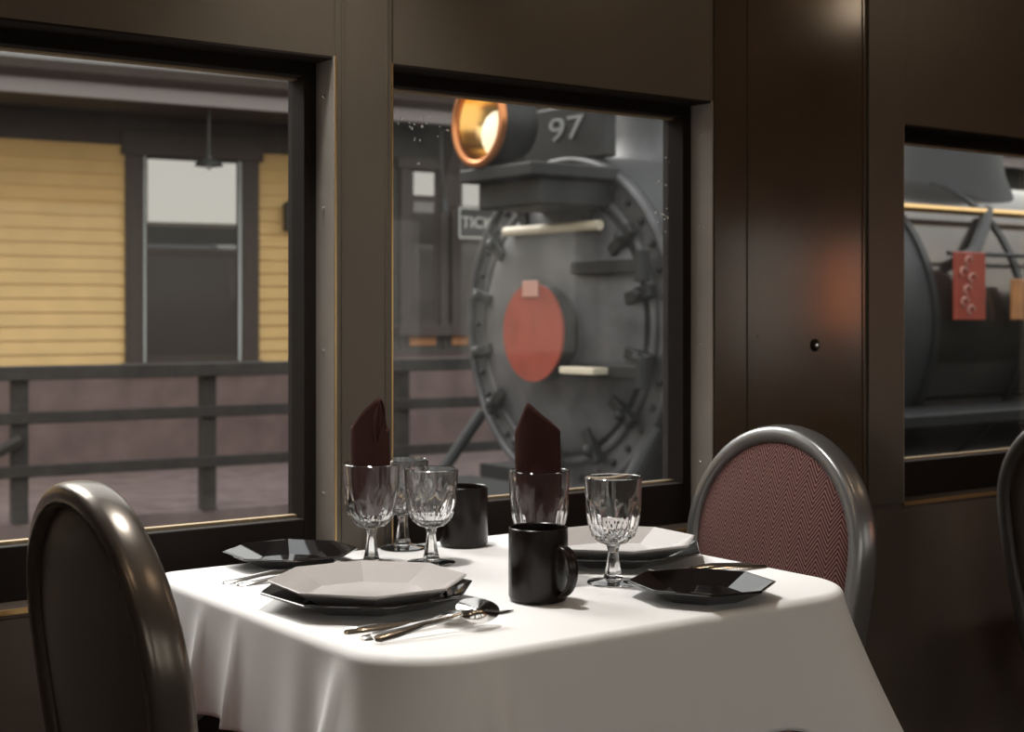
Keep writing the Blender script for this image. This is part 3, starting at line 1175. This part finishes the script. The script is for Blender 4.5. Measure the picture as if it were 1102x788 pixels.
# boiler
xcyl(B(), 1.70, 8.5, RL + .005).done('boiler', JACK, lc, smooth=True)
for x in (1.70, 2.43, 3.6, 4.8, 6.0):
    b = B()
    xcyl(b, x - .022, x + .022, RL + .016)
    b.done('boiler_band', BLACKI, lc, smooth=True)
b = B()
b.lathe([(.46, 1.70), (.38, 1.92), (.36, 2.15), (.30, 2.3), (.12, 2.38), (0, 2.39)], 36, c=(2.75, 0, 0))
b.done('sand_dome', SOOT, lc, smooth=True)
b = B()
b.lathe([(.50, 1.70), (.42, 1.92), (.40, 2.2), (.34, 2.36), (.12, 2.45), (0, 2.46)], 36, c=(5.0, 0, 0))
b.done('steam_dome', SOOT, lc, smooth=True)
yr = -.62
b = B()
b.cyl((.4, yr, 1.66), (8.4, yr, 1.66), .022, n=12)
b.done('handrail', BRASS, lc, smooth=True)
for x in (1.1, 2.40, 3.7, 5.0, 6.3):
    B().cyl((x, yr, 1.66), (x, yr + .10, 1.60), .018, n=8).done('stanchion', BLACKI, lc)
b = B()
b.tube([(2.40, -.60, 1.67), (2.22, -.70, 1.56), (2.05, -.77, 1.44), (1.92, -.80, 1.40)], .034, 10)
b.tube([(1.80, -.80, 1.425), (3.6, -.80, 1.425)], .012, 8)  # thin straight run drawn for the reflection line on the jacket
b.done('pipe', BLACKI, lc, smooth=True)
# plates standing in for a red sign's reflection on the jacket
B().bb(1.77, 2.01, -.87, -.85, 1.09, 1.43).done('reflection_plate', REDP, lc, bevel=.004)
b = B()
for k, (xx, zz) in enumerate(((1.94, 1.385), (1.90, 1.33), (1.97, 1.30), (1.93, 1.24), (1.91, 1.18), (1.96, 1.14))):
    b.tube([(xx - .07 + .028 * math.cos(a), -.873, zz + .022 * math.sin(a)) for a in [i * PI / 5 for i in range(8)]], .006, 6)
b.done('reflection_marking', PINK, lc)
B().bb(2.24, 2.34, -.87, -.85, 1.09, 1.30).done('small_reflection_plate', ORNG, lc, bevel=.004)
# running board, air pump, cylinder block, pilot deck, wheels
B().bb(1.0, 8.4, -1.12, -.74, .60, .66).done('running_board', BLACKI, lc, bevel=.008)
b = B()
b.cyl((2.95, -.95, .66), (2.95, -.95, 1.02), .15)
b.cyl((2.95, -.95, 1.02), (2.95, -.95, 1.10), .18)
b.done('air_pump', IRON, lc, smooth=True)
B().bb(-.75, .25, -1.15, 1.15, .16, .24).done('pilot_deck', BLACKI, lc, bevel=.01)
for y in (-.66, .66):
    B().tube([(-.02, y, .62), (-.36, y * 1.04, .20)], .030, 10).done('brace', BLACKI, lc)
B().bb(.15, 1.45, -.45, .45, -.25, .36).done('saddle', BLACKI, lc, bevel=.03)
for y in (-.92, .92):
    b = B()
    b.cyl((.25, y, -.2), (1.35, y, -.2), .30, n=32)
    b.box((.8, y * .97, .15), (1.0, .5, .3))
    b.done('cylinder_block', BLACKI, lc, smooth=True)
B().bb(.0, 8.4, -.5, .5, -.55, -.2).done('frame', BLACKI, lc)
for x, r in ((.1, .42), (2.6, .72), (4.2, .72), (5.8, .72)):
    for y in (-.72, .72):
        b = B()
        b.tube([(x + (r - .06) * math.cos(2 * PI * k / 40), y, -1.2 + r + (r - .06) * math.sin(2 * PI * k / 40)) for k in range(40)], .06, 8, True)
        b.cyl((x, y - .09, -1.2 + r), (x, y + .09, -1.2 + r), .12)
        for k in range(10):
            a = 2 * PI * k / 10
            b.cyl((x, y, -1.2 + r), (x + (r - .08) * math.cos(a), y, -1.2 + r + (r - .08) * math.sin(a)), .03, n=6)
        b.done('wheel', BLACKI, lc)

# ------------------------------------------------------------------ trees across the line (seen mirrored in the depot window)
LEAF = mat('dull green leaves', (.045, .055, .03), .8)
BARK = mat('grey bark', (.06, .05, .04), .9)


def tree(loc, h, r, label):
    t = empty('tree', loc, label=label, cat='tree', group='trees across the line')
    b = B()
    b.tube([(0, 0, 0), (.05, 0, h * .4), (0, .05, h * .8)], [.16, .11, .05], 8)
    for k in range(7):
        a = k * 2.4
        b.tube([(0, 0, h * (.4 + .05 * k)), (r * .7 * math.cos(a), r * .7 * math.sin(a), h * (.6 + .05 * k))], [.05, .015], 6)
    b.done('trunk', BARK, t, smooth=True)
    b = B()
    for k in range(2600):
        v = Vector((random.gauss(0, 1), random.gauss(0, 1), random.gauss(0, 1))).normalized() * (random.random() ** .45)
        c = Vector((v.x * r, v.y * r, h * .72 + v.z * h * .32))
        u = Vector((random.uniform(-1, 1), random.uniform(-1, 1), random.uniform(-1, 1))).normalized() * .10
        q = u.orthogonal().normalized() * .06
        b.bm.faces.new([b.bm.verts.new(c + u), b.bm.verts.new(c + q), b.bm.verts.new(c - u), b.bm.verts.new(c - q)])
    b.done('foliage', LEAF, t)


tree((7.0, -10.5, -1.2), 5.2, 1.3, 'leafy tree across the line, mirrored at the left of the depot pane')
tree((3.6, -15.0, -1.2), 6.4, 1.5, 'taller leafy tree across the line, farther left in the mirrored view')
